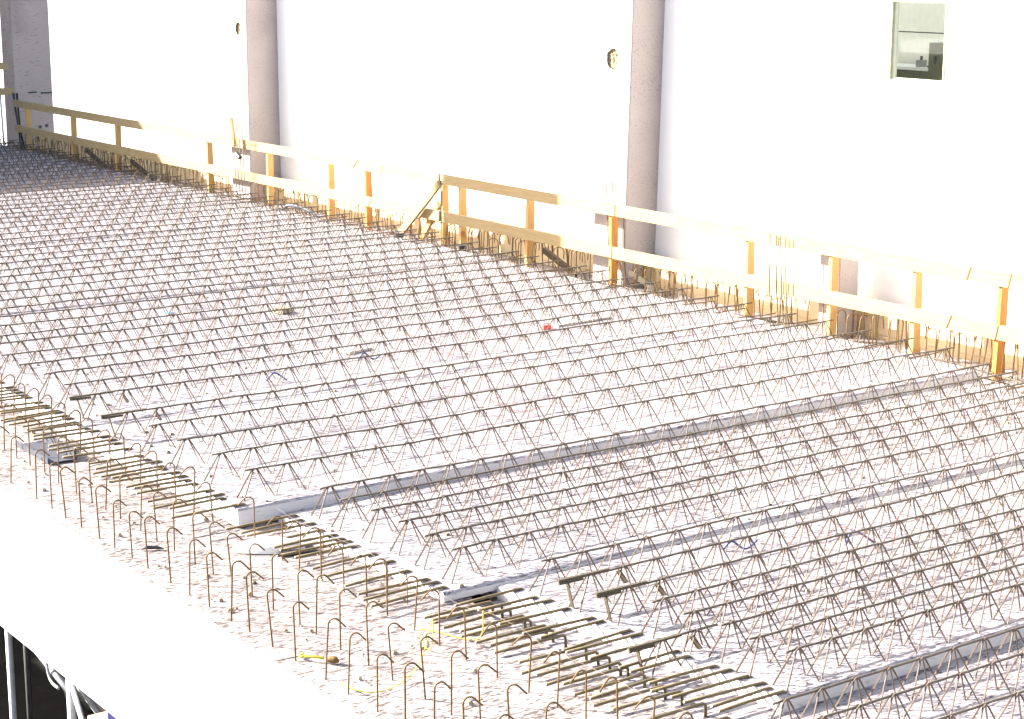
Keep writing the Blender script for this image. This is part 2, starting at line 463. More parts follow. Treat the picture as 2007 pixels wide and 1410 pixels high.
r2 = [13.34, 12.99, 12.69, 12.44, 12.18, 11.83, 11.56, 11.28, 10.96, 10.69, 10.42, 10.14, 9.86, 9.52, 9.32, 9.03, 8.71, 8.45, 8.11, 7.85, 7.57, 7.3, 7.02, 6.73, 13.62, 13.93, 14.22, 14.5, 14.8, 15.1]
r3 = [11.69, 11.06, 10.67, 10.43, 10.16, 9.88, 9.6, 9.36, 9.04, 8.74, 8.46, 8.14, 7.86, 7.6, 7.32, 7.05, 6.78, 6.5, 12.0, 12.3, 12.62, 12.93, 13.2, 13.5, 13.82, 14.1, 14.4, 14.72, 15.0, 15.3, 15.6, 15.9, 16.2, 16.5, 16.8, 17.1]
for y in r1: put_stirrup(random.choice(st_in), 4.86, y, beam, (4.74, 9))
for y in r2: put_stirrup(random.choice(st_in), 5.165, y, beam, (4.74, 9))
for y in r3: put_stirrup(random.choice(st_out), 5.66 if y > 11.5 else 5.66 + U(0, 0.03), y, beam, (4.74, 9))
# small inner hooks along the slab ends
for y in r3[:18]:
    if R() < 0.7 and y > 9.3: put_stirrup(st_out[0], 5.90, y + 0.1, beam, (4.74, 9), s=0.62)
# a tie wire laced along the inner stirrups
tw = MB(); tw.tube([L(5.70 + U(-0.01, 0.01), 17 - 0.3 * i, 0.13 + U(-0.03, 0.03)) for i in range(19)], 0.0016, 4)
part('tie_wire', tw, M['wire'], beam)
tw = MB(); tw.tube([L(6.02 + U(-0.01, 0.01), 11.4 - 0.3 * i, 0.11 + U(-0.03, 0.03)) for i in range(17)], 0.0016, 4)
part('tie_wire', tw, M['wire'], beam)

# ------------------------------------------------------------------ precast slab panels with lattice girders
PITCH = 0.26
def girder_meshes(length, h):
    """top chord on the girder's own origin line; wires zigzag between chord and concrete"""
    tc_ = MB(); pts = []
    k_ = int(length / 0.13)
    a1, a2, b1, b2 = U(0, 6), U(0, 6), U(0.5, 1.1), U(1.6, 2.8)
    for i in range(k_ + 1):
        x = length * i / k_
        pts.append((x, 0.006 * math.sin(a1 + b1 * x) + U(-0.003, 0.003), h + 0.004 * math.sin(a2 + b2 * x) + U(-0.003, 0.003)))
    tc_.tube(pts, 0.0075, 6)
    out = [smooth(tc_.mesh('lattice_girder', M['mill']))]
    for s_ in (-1, 1):
        w = MB(); p = []
        x = -0.05; n_ = int((length + 0.05) / PITCH)
        for i in range(n_ + 1):
            xx = x + i * PITCH
            p += [(xx, s_ * 0.058, -0.012), (xx + PITCH * 0.42, s_ * 0.010, h - 0.006), (xx + PITCH * 0.5, s_ * 0.007, h + 0.007), (xx + PITCH * 0.58, s_ * 0.010, h - 0.006)]
        p = [q for q in p if q[0] <= length + 0.02]
        w.tube(p, 0.0057, 5)
        out.append(w.mesh('zigzag_wire', M['wire']))
    return out
GM = {}
def girder(parent, x, y, z, length, h=0.205, cap=False):
    key = (round(length, 1), h, random.randrange(5))
    if key not in GM: GM[key] = girder_meshes(key[0], h)
    ch, w1, w2 = GM[key]
    gd = link('lattice_girder', ch, parent, (x, y, z))
    gd.rotation_euler = (U(-0.03, 0.03), U(-0.0012, 0.0012), U(-0.0016, 0.0016))
    for w in (w1, w2): link('zigzag_wire', w, gd)
    if cap:
        cp = MB(); cp.beam((-0.17, 0, h + 0.004), (0.22, 0, h + 0.004), 0.022, 0.014)
        cp.tube([(-0.165, 0, h - 0.016), (0.02, 0.0, h - 0.018)], 0.010, 6)
        cp.beam((-0.10, 0, h - 0.02), (-0.04, 0.02, 0.005), 0.03, 0.006, (1, 0, 0))
        cp.beam((0.30, 0, h - 0.02), (0.34, -0.03, h - 0.10), 0.05, 0.006, (1, 0, 0))
        part('end_spacer', cp, M['dark_brown'], gd)
    return gd
def bar_mesh(over, back):
    mb = MB()
    mb.tube([(-over, 0, U(-0.004, 0.004)), (-over * 0.5, U(-0.004, 0.004), 0.0), (0.0, 0, 0.001), (back, 0, 0.0), (back + 0.022, 0, -0.010), (back + 0.034, 0, -0.045)], 0.0098, 7)
    me = smooth(mb.mesh('projecting_bar', M['barmix'])); me.materials.append(M['tip'])
    fs = [p for p in me.polygons if len(p.vertices) == 7]
    if fs: fs[0].material_index = 1
    return me
BARS = [bar_mesh(0.40 + 0.03 * i, 0.03 + 0.01 * i) for i in range(4)]
BARS_HI = []
for i in range(3):
    mb = MB(); ov = 0.40 + 0.04 * i
    mb.tube([(-ov, 0, U(-0.004, 0.004)), (-ov * 0.5, U(-0.004, 0.004), 0.0), (0.0, 0, 0.001), (0.05, 0, 0.0), (0.068, 0, -0.012), (0.076, 0, -0.12)], 0.0098, 7)
    me = smooth(mb.mesh('projecting_bar', M['barmix'])); me.materials.append(M['tip'])
    [p for p in me.polygons if len(p.vertices) == 7][0].material_index = 1
    BARS_HI.append(me)
FBARS = []
for i in range(3):
    mb = MB(); l_ = 0.30 + 0.08 * i
    mb.tube([(-0.15, 0, 0.004), (0.0, 0, 0.006), (l_ * 0.5, U(-0.01, 0.01), 0.0), (l_, U(-0.02, 0.02), U(-0.02, 0.02))], 0.0065, 6)
    FBARS.append(smooth(mb.mesh('projecting_bar', M['rust'])))

def slab_panel(label, y0, y1, zb, zt, xa0, xa1, x1, girders, bars, g_len, chips=True, g_h=0.205, far_bars=6, cap=(), g_off=0.15, jit=0.006, hi=0.0):
    """xa0/xa1: near end x at y0/y1; x1: far end; girders: y list; bars: y list"""
    root = thing('precast_slab', label, 'floor slab', (xa0, y0, zb), 'precast floor slabs of the deck')
    mb = MB()
    n_ = 90
    secs = []
    for i in range(n_ + 1):
        f = i / n_
        a = jit
        pr = []
        for (yy_, zz_) in ((y0, zb), (y0 - 0.004, zt - 0.018), (y0 + 0.016, zt - 0.003), (y0 + 0.07, zt), ((y0 + y1) / 2, zt), (y1 - 0.07, zt), (y1 - 0.012, zt - 0.004), (y1, zt - 0.02), (y1, zb)):
            xs = xa0 + (xa1 - xa0) * (yy_ - y0) / (y1 - y0)
            x = xs + (x1 - xs) * f
            if zz_ == zb or yy_ == y0 - 0.004: jy = jz = 0
            else: jy = U(-a, a) if abs(yy_ - y0) < 0.1 else 0.0; jz = U(-a * 0.5, a * 0.5)
            if zz_ == zt and 0.1 < yy_ - y0 < y1 - y0 - 0.1: jz *= 0.4
            pr.append((x - xa0, yy_ - y0 + jy, zz_ - zb + jz))
        secs.append(pr)
    k_ = len(secs[0]); n0_ = len(mb.v)
    for s_ in secs: mb.v += s_
    for i in range(n_):
        for j in range(k_):
            j2 = (j + 1) % k_
            mb.f.append((n0_ + i * k_ + j, n0_ + (i + 1) * k_ + j, n0_ + (i + 1) * k_ + j2, n0_ + i * k_ + j2))
    mb.f.append(tuple(n0_ + j for j in range(k_))); mb.f.append(tuple(n0_ + n_ * k_ + j for j in reversed(range(k_))))
    pn = part('concrete_panel', mb, M['slab'], root)
    pn.data.materials.append(M['edge'])           # formed edges are smoother and paler than the broomed top
    pn.data.update()
    for p in pn.data.polygons:
        if abs(p.normal.z) < 0.6: p.material_index = 1
    for i, gy in enumerate(girders):
        xs = xa0 + (xa1 - xa0) * (gy - y0) / (y1 - y0)
        girder(root, xs - xa0 + g_off + U(-0.03, 0.03), gy - y0, zt - zb, g_len if not isinstance(g_len, (list, tuple)) else g_len[i], g_h, cap=(i in cap))
    for by in bars:
        xs = xa0 + (xa1 - xa0) * (by - y0) / (y1 - y0)
        o = link('projecting_bar', random.choice(BARS_HI if hi else BARS), root, (xs - xa0 + U(-0.015, 0.015), by - y0, zt - zb + 0.009 + hi))
        o.rotation_euler = (0, U(-0.02, 0.02), U(-0.05, 0.05))
    for i in range(far_bars):
        o = link('projecting_bar', random.choice(FBARS), root, (x1 - xa0, (y1 - y0) * (i + 0.5 + U(-0.3, 0.3)) / far_bars, zt - zb + 0.004))
        o.rotation_euler = (0, U(-0.03, 0.03), U(-0.15, 0.15))
    return root
def bar_rows(a, b_, step=0.235):
    out = []; y = a
    while y < b_:
        out.append(y + U(-0.02, 0.02))
        if R() < 0.55: out.append(y + 0.10 + U(-0.02, 0.02))
        y += step
    return out
XF = 13.52                      # far ends of the slabs
# P4: lowest slab, nearest the camera; runs under P3
slab_panel('lowest precast slab at the bottom right corner, partly under the raised slab edge', 4.0, 9.33, -0.20, -0.06, 6.26, 6.26, XF,
           [6.70, 6.42, 6.05, 5.6, 5.15, 4.7, 4.3, 7.75], [y for y in bar_rows(6.3, 9.2, 0.21)], [7.1] * 7 + [0.5], g_off=0.20, cap=(7,), far_bars=8, hi=0.075)
# P3
slab_panel('precast slab in the right foreground with a thick raised edge and close girders', 6.93, 9.34, -0.06, 0.03, 6.72, 6.50, XF,
           [7.04, 7.30, 7.56, 7.82, 8.09, 8.38, 8.70, 9.08], [6.98, 7.06, 7.14, 7.26, 7.39, 7.48, 7.68, 7.78, 7.97, 8.12, 8.2, 8.42, 8.5, 8.72, 8.9, 9.0, 9.18], 6.7, g_off=0.14, cap=(5, 6), far_bars=8)
# P2
slab_panel('precast slab between the two long raised slab edges in the foreground', 9.35, 11.46, -0.004, 0.058, 6.10, 6.06, XF,
           [9.52, 9.86, 10.20, 10.55, 10.90, 11.22], bar_rows(9.42, 11.4, 0.21), 7.1, g_off=0.20, far_bars=8)
# P1 and the panels behind it
ORD = ['second', 'third', 'fourth', 'fifth', 'sixth', 'seventh', 'eighth', 'ninth', 'tenth']
y = 11.475; zt = 0.14
WID = [2.85, 2.85] + [2.3] * 9
for i, w_ in enumerate(WID):
    if i == 0: gs = [y + 0.20 + 0.53 * q for q in range(5)]
    elif i == 1: gs = [y + 0.20 + 0.49 * q for q in range(6)]
    else: gs = [y + 0.22 + 0.462 * q for q in range(5)]
    if i == 0:
        lab = 'precast slab behind the long grey raised edge that crosses the foreground'
    elif i == len(WID) - 1:
        lab = 'farthest precast slab, in the blue shade below the broad left column'
    else:
        lab = '%s precast slab counted away from the camera beyond the grey raised edge' % ORD[i - 1]
    slab_panel(lab, y, y + w_ - 0.012, 0.004, zt + (0 if i == 0 else U(-0.006, 0.004)), 5.75, 5.75, XF, gs,
               bar_rows(y + 0.05, y + w_ - 0.1) if i < 3 else [], 7.5, far_bars=5, cap=(4,) if i == 0 else ((0,) if i == 1 else ()))
    y += w_
Y_END = y

# ------------------------------------------------------------------ far edge beam, its stirrups and the formwork boards
fb = thing('far_edge_beam', 'far edge beam along the railing with a dense row of bent stirrups', 'beam', (13.55, 20, 0))
bb = MB()
for a, b_ in ((3.0, 13.2), (13.2, 23.0), (23.0, Y_END)):
    n_ = 40
    sec = []
    for i in range(n_ + 1):
        y_ = a + (b_ - a) * i / n_
        sec.append([(13.535, y_, -0.9), (13.535, y_, -0.02 + U(-0.004, 0.004)), (13.56, y_, 0.0 + U(-0.006, 0.006)), (14.0, y_, U(-0.008, 0.008)), (14.30, y_, 0.0), (14.30, y_, -0.9)])
    k_ = 6; n0_ = len(bb.v)
    for s_ in sec: bb.v += [(p[0] - 13.55, p[1] - 20, p[2]) for p in s_]
    for i in range(n_):
        for j in range(k_):
            j2 = (j + 1) % k_
            bb.f.append((n0_ + i * k_ + j, n0_ + i * k_ + j2, n0_ + (i + 1) * k_ + j2, n0_ + (i + 1) * k_ + j))
part('beam_body', bb, M['beam'], fb)
def arch_stirrup(h, w, ang, k):
    c_, s_ = math.cos(ang), math.sin(ang); r_ = w / 2
    pts = [(-r_ * c_, -r_ * s_, -0.05), (-r_ * c_ * 0.98, -r_ * s_ * 0.98, h - r_)]
    for a in range(1, 8):
        an = math.pi * a / 8
        q = -r_ * math.cos(an); pts.append((q * c_, q * s_, h - r_ + r_ * math.sin(an)))
    pts += [(r_ * c_, r_ * s_, h - r_), (r_ * c_, r_ * s_, h - r_ - (0.10 if k else h - r_ + 0.05))]
    mb = MB(); mb.tube(pts, 0.0068, 5)
    return smooth(mb.mesh('stirrup', M['rust_light']))
ARCH = [arch_stirrup(0.38 + 0.025 * (i % 3), 0.125 + 0.02 * (i % 2), -0.85 + 0.25 * (i % 4), i % 2) for i in range(8)]
y = 8.5; cnt = 0
while y < 36.9 and cnt < 290:
    for x_ in (13.90, 14.12):
        yy_ = y + U(-0.04, 0.04) + (0.1 if x_ > 14 else 0)
        if any(abs(yy_ - q) < 0.2 for q in (14.05,)) : continue
        if any(q0 - 0.05 < yy_ < q1 for q0, q1 in ((17.45, 18.07), (27.0, 27.66))) : continue
        o = link('stirrup', random.choice(ARCH), fb, (x_ + U(-0.03, 0.03) - 13.55, yy_ - 20, 0))
        o.rotation_euler = (U(-0.10, 0.10), U(-0.10, 0.10), U(-0.35, 0.35)); cnt += 1
        k_ = U(0.8, 1.08); o.scale = (1, 1, k_)
    y += 0.185 if y < 22 else 0.22
# long loose bars lying along the slab ends
for i in range(9):
    for x_ in (13.62, 13.78):
        a = 8 + i * 3.2 + U(-0.4, 0.4); b_ = a + U(2.4, 3.6)
        mb = MB(); mb.tube([(x_ + U(-.05, .05) - 13.55, a - 20, 0.03 + U(0, .1)), (x_ + U(-.04, .04) - 13.55, (a + b_) / 2 - 20, 0.03 + U(0, .08)), (x_ + U(-.05, .05) - 13.55, min(b_, 37) - 20, 0.03 + U(0, .1))], 0.007, 6)
        part('longitudinal_bar', mb, M['mill'], fb, smooth=True)

fm = thing('edge_formwork', 'low cream formwork boards standing behind the far stirrups', 'formwork', (14.33, 20, -0.3))
y = 6.0
while y < 36.5:
    ln = 3.9
    for z0, z1 in ((0.0, 0.345), (0.35, 0.70)):
        b_ = MB(); y1_ = min(y + ln, 37.2)
        dz = U(-0.015, 0.015) if z1 > 0.5 else 0
        b_.box((U(0, 0.006), y - 20, z0), (0.035, y1_ - 20 - 0.008, z1 + dz)); part('board', b_, M['form'], fm)
    y += ln

# ------------------------------------------------------------------ wooden guardrails
def guardrail(label, y_hi, y_lo, posts, top_joints, mid_joints, group='site guardrails', zt=1.06, struts=(), red=()):
    root = thing('wooden_guardrail', label, 'railing', (13.75, y_hi, 0), group)
    def loc(x, y, z): return (x - 13.75, y - y_hi, z)
    for i, py in enumerate(posts):
        mb = MB()
        lx, ly = U(-0.02, 0.02), U(-0.05, 0.02)
        top = zt - 0.03 if py < 30 else zt - 0.04
        a = [(13.79, py), (13.89, py), (13.89, py + 0.05), (13.79, py + 0.05)]
        mb.prism([loc(x, y, -0.05) for x, y in a], [loc(x + lx * 0, y + ly, top) for x, y in a])
        part('post', mb, M['pine_red'] if i in red else M['pine'], root)
    for zc, joints, nm in ((zt - 0.07, top_joints, 'top_rail'), (0.48, mid_joints, 'mid_rail')):
        js = [(y_hi, 0)] + list(joints) + [(y_lo, 0)]
        for k_ in range(len(js) - 1):
            (ya, sa), (yb, sb) = js[k_], js[k_ + 1]
            mb = MB()
            za, zb_ = zc - 0.07, zc + 0.07
            ga = 0.0 if k_ == 0 else 0.012; gb = 0.0 if k_ == len(js) - 2 else 0.012
            d1, d2 = U(-0.004, 0.004), U(-0.004, 0.004)
            x0, x1 = 13.752 + U(-0.003, 0.003), 13.786
            # board drawn from ya (far) to yb (near); s = slant of the sawn end
            b4 = [(x0, ya - ga, za + d1), (x0, yb + gb, za + d2), (x0, yb + gb - sb, zb_ + d2), (x0, ya - ga - sa, zb_ + d1)]
            mb.prism([loc(x1, y, z) for _, y, z in b4], [loc(x, y, z) for x, y, z in b4])
            part(nm, mb, M['board'], root)
    for (ya, za, yb, zb_) in struts:
        mb = MB(); mb.beam(loc(13.92, ya, za), loc(14.02, yb, zb_), 0.05, 0.07)
        part('strut', mb, M['dark_brown'], root)
    return root
far_rail = guardrail('far wooden guardrail running left from the diagonal brace to the broad column', 36.9, 21.14,
          [36.3, 34.0, 31.95, 28.2, 26.1, 24.2, 23.1, 21.12], [(31.2, 0), (26.4, 0), (23.42, 0.16), (22.63, 0.09)], [(31.3, 0.02), (26.5, 0), (23.0, 0.12)],
          struts=((33.65, 0.31, 33.0, 0.03), (31.6, 0.28, 30.95, 0.03)), red=(6,))
near_rail = guardrail('near wooden guardrail running right from the diagonal brace out of the picture', 21.08, 8.5,
          [20.65, 19.15, 17.4, 15.0, 13.62 + 0.10, 12.55, 11.5, 10.2, 9.0], [(17.3, 0), (11.88, 0.05), (11.37, 0.03)], [(17.35, 0), (12.1, 0.06), (11.49, 0.03)],
          struts=((18.95, 0.29, 18.4, 0.03), (17.2, 0.25, 16.65, 0.03)), red=(2, 6), zt=1.06)
mb = MB()
mb.beam((13.70 - 13.75, 21.04 - 36.9, 0.94), (13.66 - 13.75, 22.0 - 36.9, -0.02 + 0.16), 0.045, 0.10)
part('diagonal_brace', mb, M['board'], far_rail)
mb = MB(); mb.beam((13.86 - 13.75, 21.3 - 36.9, 0.62), (13.96 - 13.75, 21.9 - 36.9, 0.06), 0.045, 0.10)
part('back_brace', mb, M['pine'], far_rail)
mb = MB(); mb.tube([(13.735 - 13.75, 21.05 - 36.9, 0.98), (13.72 - 13.75, 21.03 - 36.9, 0.5), (13.70 - 13.75, 21.0 - 36.9, 0.02)], 0.008, 6)
part('clamp_rod', mb, M['black'], far_rail)

# short end rail and cables at the far left
er = thing('end_guardrail', 'two short brown boards on a thin post beside the broad left column', 'railing', (13.4, 37.0, 0), 'site guardrails')
for z in (1.22, 1.73):
    mb = MB(); mb.box((-2.2, -0.04, z - 0.07), (0.32 + (0.08 if z < 1.5 else 0), 0.0, z + 0.07)); part('board', mb, M['board'], er)
mb = MB(); mb.tube([(0.16, 0.03, 0.0), (0.12, 0.03, 2.3)], 0.02, 8); part('post', mb, M['galv'], er)
mb = MB(); mb.box((-1.9, 0.004, 0.0), (-1.84, 0.05, 2.1)); part('post', mb, M['pine'], er)
cbl = thing('cable_bundle', 'bundle of dark cables hanging beside the broad left column', 'cables', (13.82, 36.95, 0))
for i in range(6):
    mb = MB(); a = U(-0.06, 0.05)
    mb.tube([(a, U(-.02, .02), 1.18), (a * 0.7 + 0.02, U(-.02, .02), 0.8), (a * 0.4 + 0.05, U(-.02, .02), 0.4), (0.10 + a * 0.8, U(-.03, .03), 0.02)], 0.013, 5)
    part('cable', mb, M['black'], cbl, smooth=True)

# ------------------------------------------------------------------ starter bars
def starter(label, pts, h, y0, x0, group='starter bar bundles', tie=True, plank=False):
    root = thing('starter_bars', label, 'rebar', (x0, y0, 0), group)
    for (dx, dy, hh) in pts:
        mb = MB(); mb.tube([(dx + 0.02, dy - 0.04, -0.05), (dx + 0.015, dy - 0.03, 0.1), (dx, dy, 0.45), (dx - 0.01, dy + U(0, 0.05), hh)], 0.0075, 6)
        part('vertical_bar', mb, M['barmix'], root, smooth=True)
    if tie:
        for z in (h * 0.72, h * 0.8):
            ys_ = [p[1] for p in pts]
            mb = MB(); mb.tube([(-0.02, max(ys_) + 0.15, z), (-0.02, min(ys_) - 0.08, z + 0.02)], 0.0045, 5); part('tie_bar', mb, M['wire'], root)
    if plank:
        mb = MB(); mb.beam((0.02, pts[0][1] + 0.03, 0.95), (0.0, pts[0][1] + 0.10, 1.40), 0.03, 0.07, (0, 1, 0)); part('lath', mb, M['dark_brown'] if False else M['pine_red'], root)
        mb = MB(); mb.tube([(-0.03, pts[1][1] - 0.02, 0.86), (-0.03, pts[1][1] - 0.14, 0.80)], 0.035, 8); part('tie_knot', mb, M['black'], root)
    return root
starter('bundle of tall starter bars tied with wire and a lath beside the middle column', [(0, 0.10, 1.38), (0.0, 0.0, 1.36), (0.0, -0.10, 1.36), (0.0, -0.20, 1.34)], 1.37, 26.78, 13.62, plank=True)
starter('two thin starter bars rising behind the railing in front of the nearest column', [(0, 0.1, 1.24), (0, -0.02, 1.30), (0.05, -0.14, 1.08)], 1.2, 17.50, 13.90, tie=False)
starter('four starter bars standing against the sunlit near guardrail', [(0, 0.13, 1.06), (0, 0.02, 1.05), (0, -0.06, 1.05), (0, -0.13, 1.05)], 1.37, 14.42, 13.70, tie=False)

# ------------------------------------------------------------------ small things lying about
def bent_pipe(name, label, cat, pts, r, mat, group=None):
    c0 = Vector(pts[0])
    mb = MB(); mb.tube([Vector(p) - c0 for p in pts], r, 8)
    o = link(name, smooth(mb.mesh(name, mat))); o.location = c0
    return tag(o, label, cat, group)
def crv(pts, n=6):
    P = [Vector(p) for p in pts]; out = []
    for i in range(len(P) - 1):
        p0, p1, p2, p3 = P[max(0, i - 1)], P[i], P[i + 1], P[min(len(P) - 1, i + 2)]
        for k_ in range(n):
            t_ = k_ / n
            out.append(0.5 * ((2 * p1) + (-p0 + p2) * t_ + (2 * p0 - 5 * p1 + 4 * p2 - p3) * t_ ** 2 + (-p0 + 3 * p1 - 3 * p2 + p3) * t_ ** 3))
    out.append(P[-1]); return out
bent_pipe('yellow_cord', 'yellow cord trailing across the edge beam among the front stirrups', 'cord',
          crv([(5.90, 8.62, 0.20), (5.88, 8.66, 0.01), (5.72, 8.98, 0.012), (5.60, 8.82, 0.012), (5.57, 8.68, 0.012), (5.50, 8.55, 0.25), (5.35, 8.45, 0.06), (5.12, 8.33, 0.012), (4.93, 8.34, 0.012), (4.88, 8.55, 0.012)]), 0.0032, M['yellow'])
kt = thing('cord_end', 'frayed yellow cord end with a small rusty weight on the beam edge', 'cord', (4.95, 8.92, 0))
mb = MB(); mb.tube(crv([(0.03, -0.02, 0.02), (-0.03, 0.03, 0.03), (-0.06, 0.10, 0.012), (-0.02, 0.14, 0.01)]), 0.008, 6); part('fray', mb, M['yellow'], kt, True)
mb = MB(); mb.tube([(0.03, -0.04, 0.015), (0.05, -0.05, 0.02), (0.07, -0.08, 0.02), (0.08, -0.10, 0.015)], [0.012, 0.022, 0.022, 0.01], 8); part('weight', mb, M['rust'], kt, True)

# curled white sheet whose hollow faces the camera, its shadow laid in black
cs = thing('curled_sheet', 'curled white scrap sheet lying on the beam with its shadow as a black wedge', 'scrap', (5.66, 10.92, 0))
mb = MB(); N = 10; k_ = 9
def sheet_pt(i, j, off):
    u = i / N; v = j / k_
    a = math.pi * v
    rad = 0.075 * math.sin(math.pi * (0.12 + 0.76 * u)) + 0.012 - off
    base = Vector((-0.16 + 0.40 * u, 0.10 - 0.25 * u, 0))
    side = Vector((0.35, 0.55, 0))
    return tuple(base + side * (-math.cos(a) * rad * 1.6) + Vector((0, 0, max(0.002, math.sin(a) * rad * 1.1))))
for off in (0.0, 0.004):
    n0_ = len(mb.v)
    for i in range(N + 1):
        for j in range(k_ + 1): mb.v.append(sheet_pt(i, j, off))
    for i in range(N):
        for j in range(k_):
            a = n0_ + i * (k_ + 1) + j; mb.f.append((a, a + 1, a + k_ + 2, a + k_ + 1))
part('sheet', mb, M['white'], cs, True)
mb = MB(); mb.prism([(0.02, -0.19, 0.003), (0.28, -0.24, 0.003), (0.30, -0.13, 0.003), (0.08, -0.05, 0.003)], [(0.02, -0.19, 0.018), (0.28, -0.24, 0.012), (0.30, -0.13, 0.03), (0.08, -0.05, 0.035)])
part('sheet_shadow', mb, M['black'], cs)  # black wedge stands in for the sheet's shadow
mb = MB(); mb.tube([(0, 0, 0.006), (0.05, -0.02, 0.012), (0.10, -0.05, 0.01), (0.13, -0.09, 0.004)], [0.006, 0.014, 0.012, 0.004], 7)
o = link('dark_pebble', smooth(mb.mesh('dark_pebble', M['black']))); o.location = (4.98, 11.42, 0.0)
tag(o, 'small elongated dark lump lying near the edge of the foreground beam', 'debris')

# conduits and cables between the girders
bent_pipe('conduit', 'blue conduit bent in a V on the slab between the two raised edges', 'conduit', crv([(8.15, 9.03, 0.04), (8.2, 9.0, 0.10), (8.28, 8.95, 0.045), (8.36, 8.92, 0.10)]), 0.008, M['blue'], 'conduits on the slabs')
bent_pipe('conduit', 'short blue conduit stub on the slab near the right side, left of the red cable', 'conduit', crv([(8.9, 8.62, 0.04), (8.95, 8.6, 0.14), (9.08, 8.52, 0.05)]), 0.008, M['blue'], 'conduits on the slabs')
bent_pipe('conduit', 'blue conduit loop beside the grey scrap plate in the middle of the deck', 'conduit', crv([(8.95, 15.2, 0.15), (9.0, 15.17, 0.22), (9.08, 15.13, 0.155), (9.15, 15.1, 0.20)]), 0.008, M['blue'], 'conduits on the slabs')
bent_pipe('conduit', 'blue conduit bend left of the middle of the deck behind the grey raised edge', 'conduit', crv([(7.80, 14.9, 0.15), (7.86, 14.86, 0.23), (7.96, 14.8, 0.155)]), 0.008, M['blue'], 'conduits on the slabs')
bent_pipe('conduit', 'grey blue conduit arch at the far slab edge next to the middle column', 'conduit', crv([(13.45, 25.1, 0.12), (13.5, 24.9, 0.24), (13.62, 24.6, 0.2), (13.7, 24.3, 0.1)]), 0.022, M['bluegrey'], 'conduits on the slabs')
bent_pipe('cable', 'thin red cable looping over the slab at the right side', 'cable', crv([(8.6, 8.55, 0.05), (8.8, 8.6, 0.2), (9.1, 8.4, 0.06), (9.3, 8.5, 0.22), (9.6, 8.3, 0.05)]), 0.0025, M['redwire'], 'red cables')
bent_pipe('cable', 'thin red cable looping between girders in the middle of the deck', 'cable', crv([(9.3, 15.1, 0.16), (9.5, 15.2, 0.34), (9.8, 14.9, 0.17), (10.0, 15.0, 0.32), (10.3, 14.6, 0.16)]), 0.0025, M['redwire'], 'red cables')
bent_pipe('cable', 'thin red cable low on the slab just behind the grey raised edge', 'cable', crv([(8.6, 13.2, 0.16), (8.8, 13.0, 0.26), (9.0, 12.6, 0.16), (9.2, 12.5, 0.2), (9.5, 12.45, 0.16)]), 0.0025, M['redwire'], 'red cables')
rc = thing('red_box', 'small red plastic box on the slab near a grey strip in mid deck', 'box', (11.3, 15.38, 0.143))
mb = MB(); mb.prism([(0, 0, 0), (0.10, -0.015, 0), (0.11, 0.05, 0), (0.01, 0.065, 0)], [(0.01, 0.01, 0.04), (0.09, 0, 0.045), (0.10, 0.045, 0.045), (0.02, 0.055, 0.04)]); part('body', mb, M['red'], rc)
mb = MB(); mb.tube([(0.02, 0.03, 0.038), (0.03, 0.03, 0.06), (0.075, 0.025, 0.06), (0.085, 0.025, 0.038)], 0.005, 6); part('handle', mb, M['red'], rc)
pk = link('grey_strip', MB().beam((0, 0, 0.012), (0.75, 0.05, 0.014), 0.07, 0.02).mesh('grey_strip', M['column'])); pk.location = (11.52, 15.45, 0.143)  # thin grey line laid as a flat strip
tag(pk, 'thin grey strip on the slab to the right of the red box', 'plank')
def scrap(name, label, loc, w, d, h, mat, rz=0.3, cat='scrap'):
    mb = MB(); mb.prism([(-w/2, -d/2, 0), (w/2, -d/2 * .9, 0), (w/2 * .92, d/2, 0), (-w/2, d/2 * .95, 0)], [(-w/2 * .95, -d/2 * .9, h), (w/2 * .9, -d/2 * .9, h * .8), (w/2 * .9, d/2 * .9, h), (-w/2, d/2 * .9, h * 1.1)])
    o = link(name, mb.mesh(name, mat)); o.location = loc; o.rotation_euler = (0, 0, rz); return tag(o, label, cat)
scrap('wood_offcut', 'pale wood offcut lying on the slab left of the middle of the deck', (9.55, 17.8, 0.146), 0.20, 0.14, 0.05, M['mortar'])
scrap('scrap_plate', 'flat grey scrap plate lying on the slab in the middle of the deck', (9.15, 15.62, 0.146), 0.34, 0.22, 0.025, M['column'])
scrap('blue_tag', 'tiny bright blue plastic scrap on the slab at the left', (8.5, 18.45, 0.146), 0.09, 0.05, 0.012, plain('sky blue plastic', (0.08, 0.30, 0.48), 0.5))
for (x, y, lb) in ((13.50, 21.75, 'black rubber bucket at the foot of the diagonal brace'), (13.62, 20.35, 'black pipe end at the first post right of the diagonal brace')):
    root = thing('black_pot', lb, 'bucket', (x, y, 0.10))
    mb = MB(); mb.tube([(0, 0, 0), (0, 0, 0.09)], [0.05, 0.065], 10); part('body', mb, M['black'], root)
    mb = MB(); mb.tube([(0, 0, 0.088), (0, 0, 0.10)], 0.07, 10); part('rim', mb, M['black'], root)
tb = thing('sheet_metal_trough', 'grey blue sheet metal trough under the bars at the left picture edge', 'trough', (5.38, 14.2, 0))
for a, b_ in (((-0.10, -0.35, 0.004), (-0.088, 0.35, 0.05)), ((0.13, -0.35, 0.004), (0.145, 0.35, 0.09)), ((-0.086, -0.35, 0.004), (0.128, 0.35, 0.012))):
    mb = MB(); mb.box(a, b_); part('plate', mb, M['sheet'], tb)

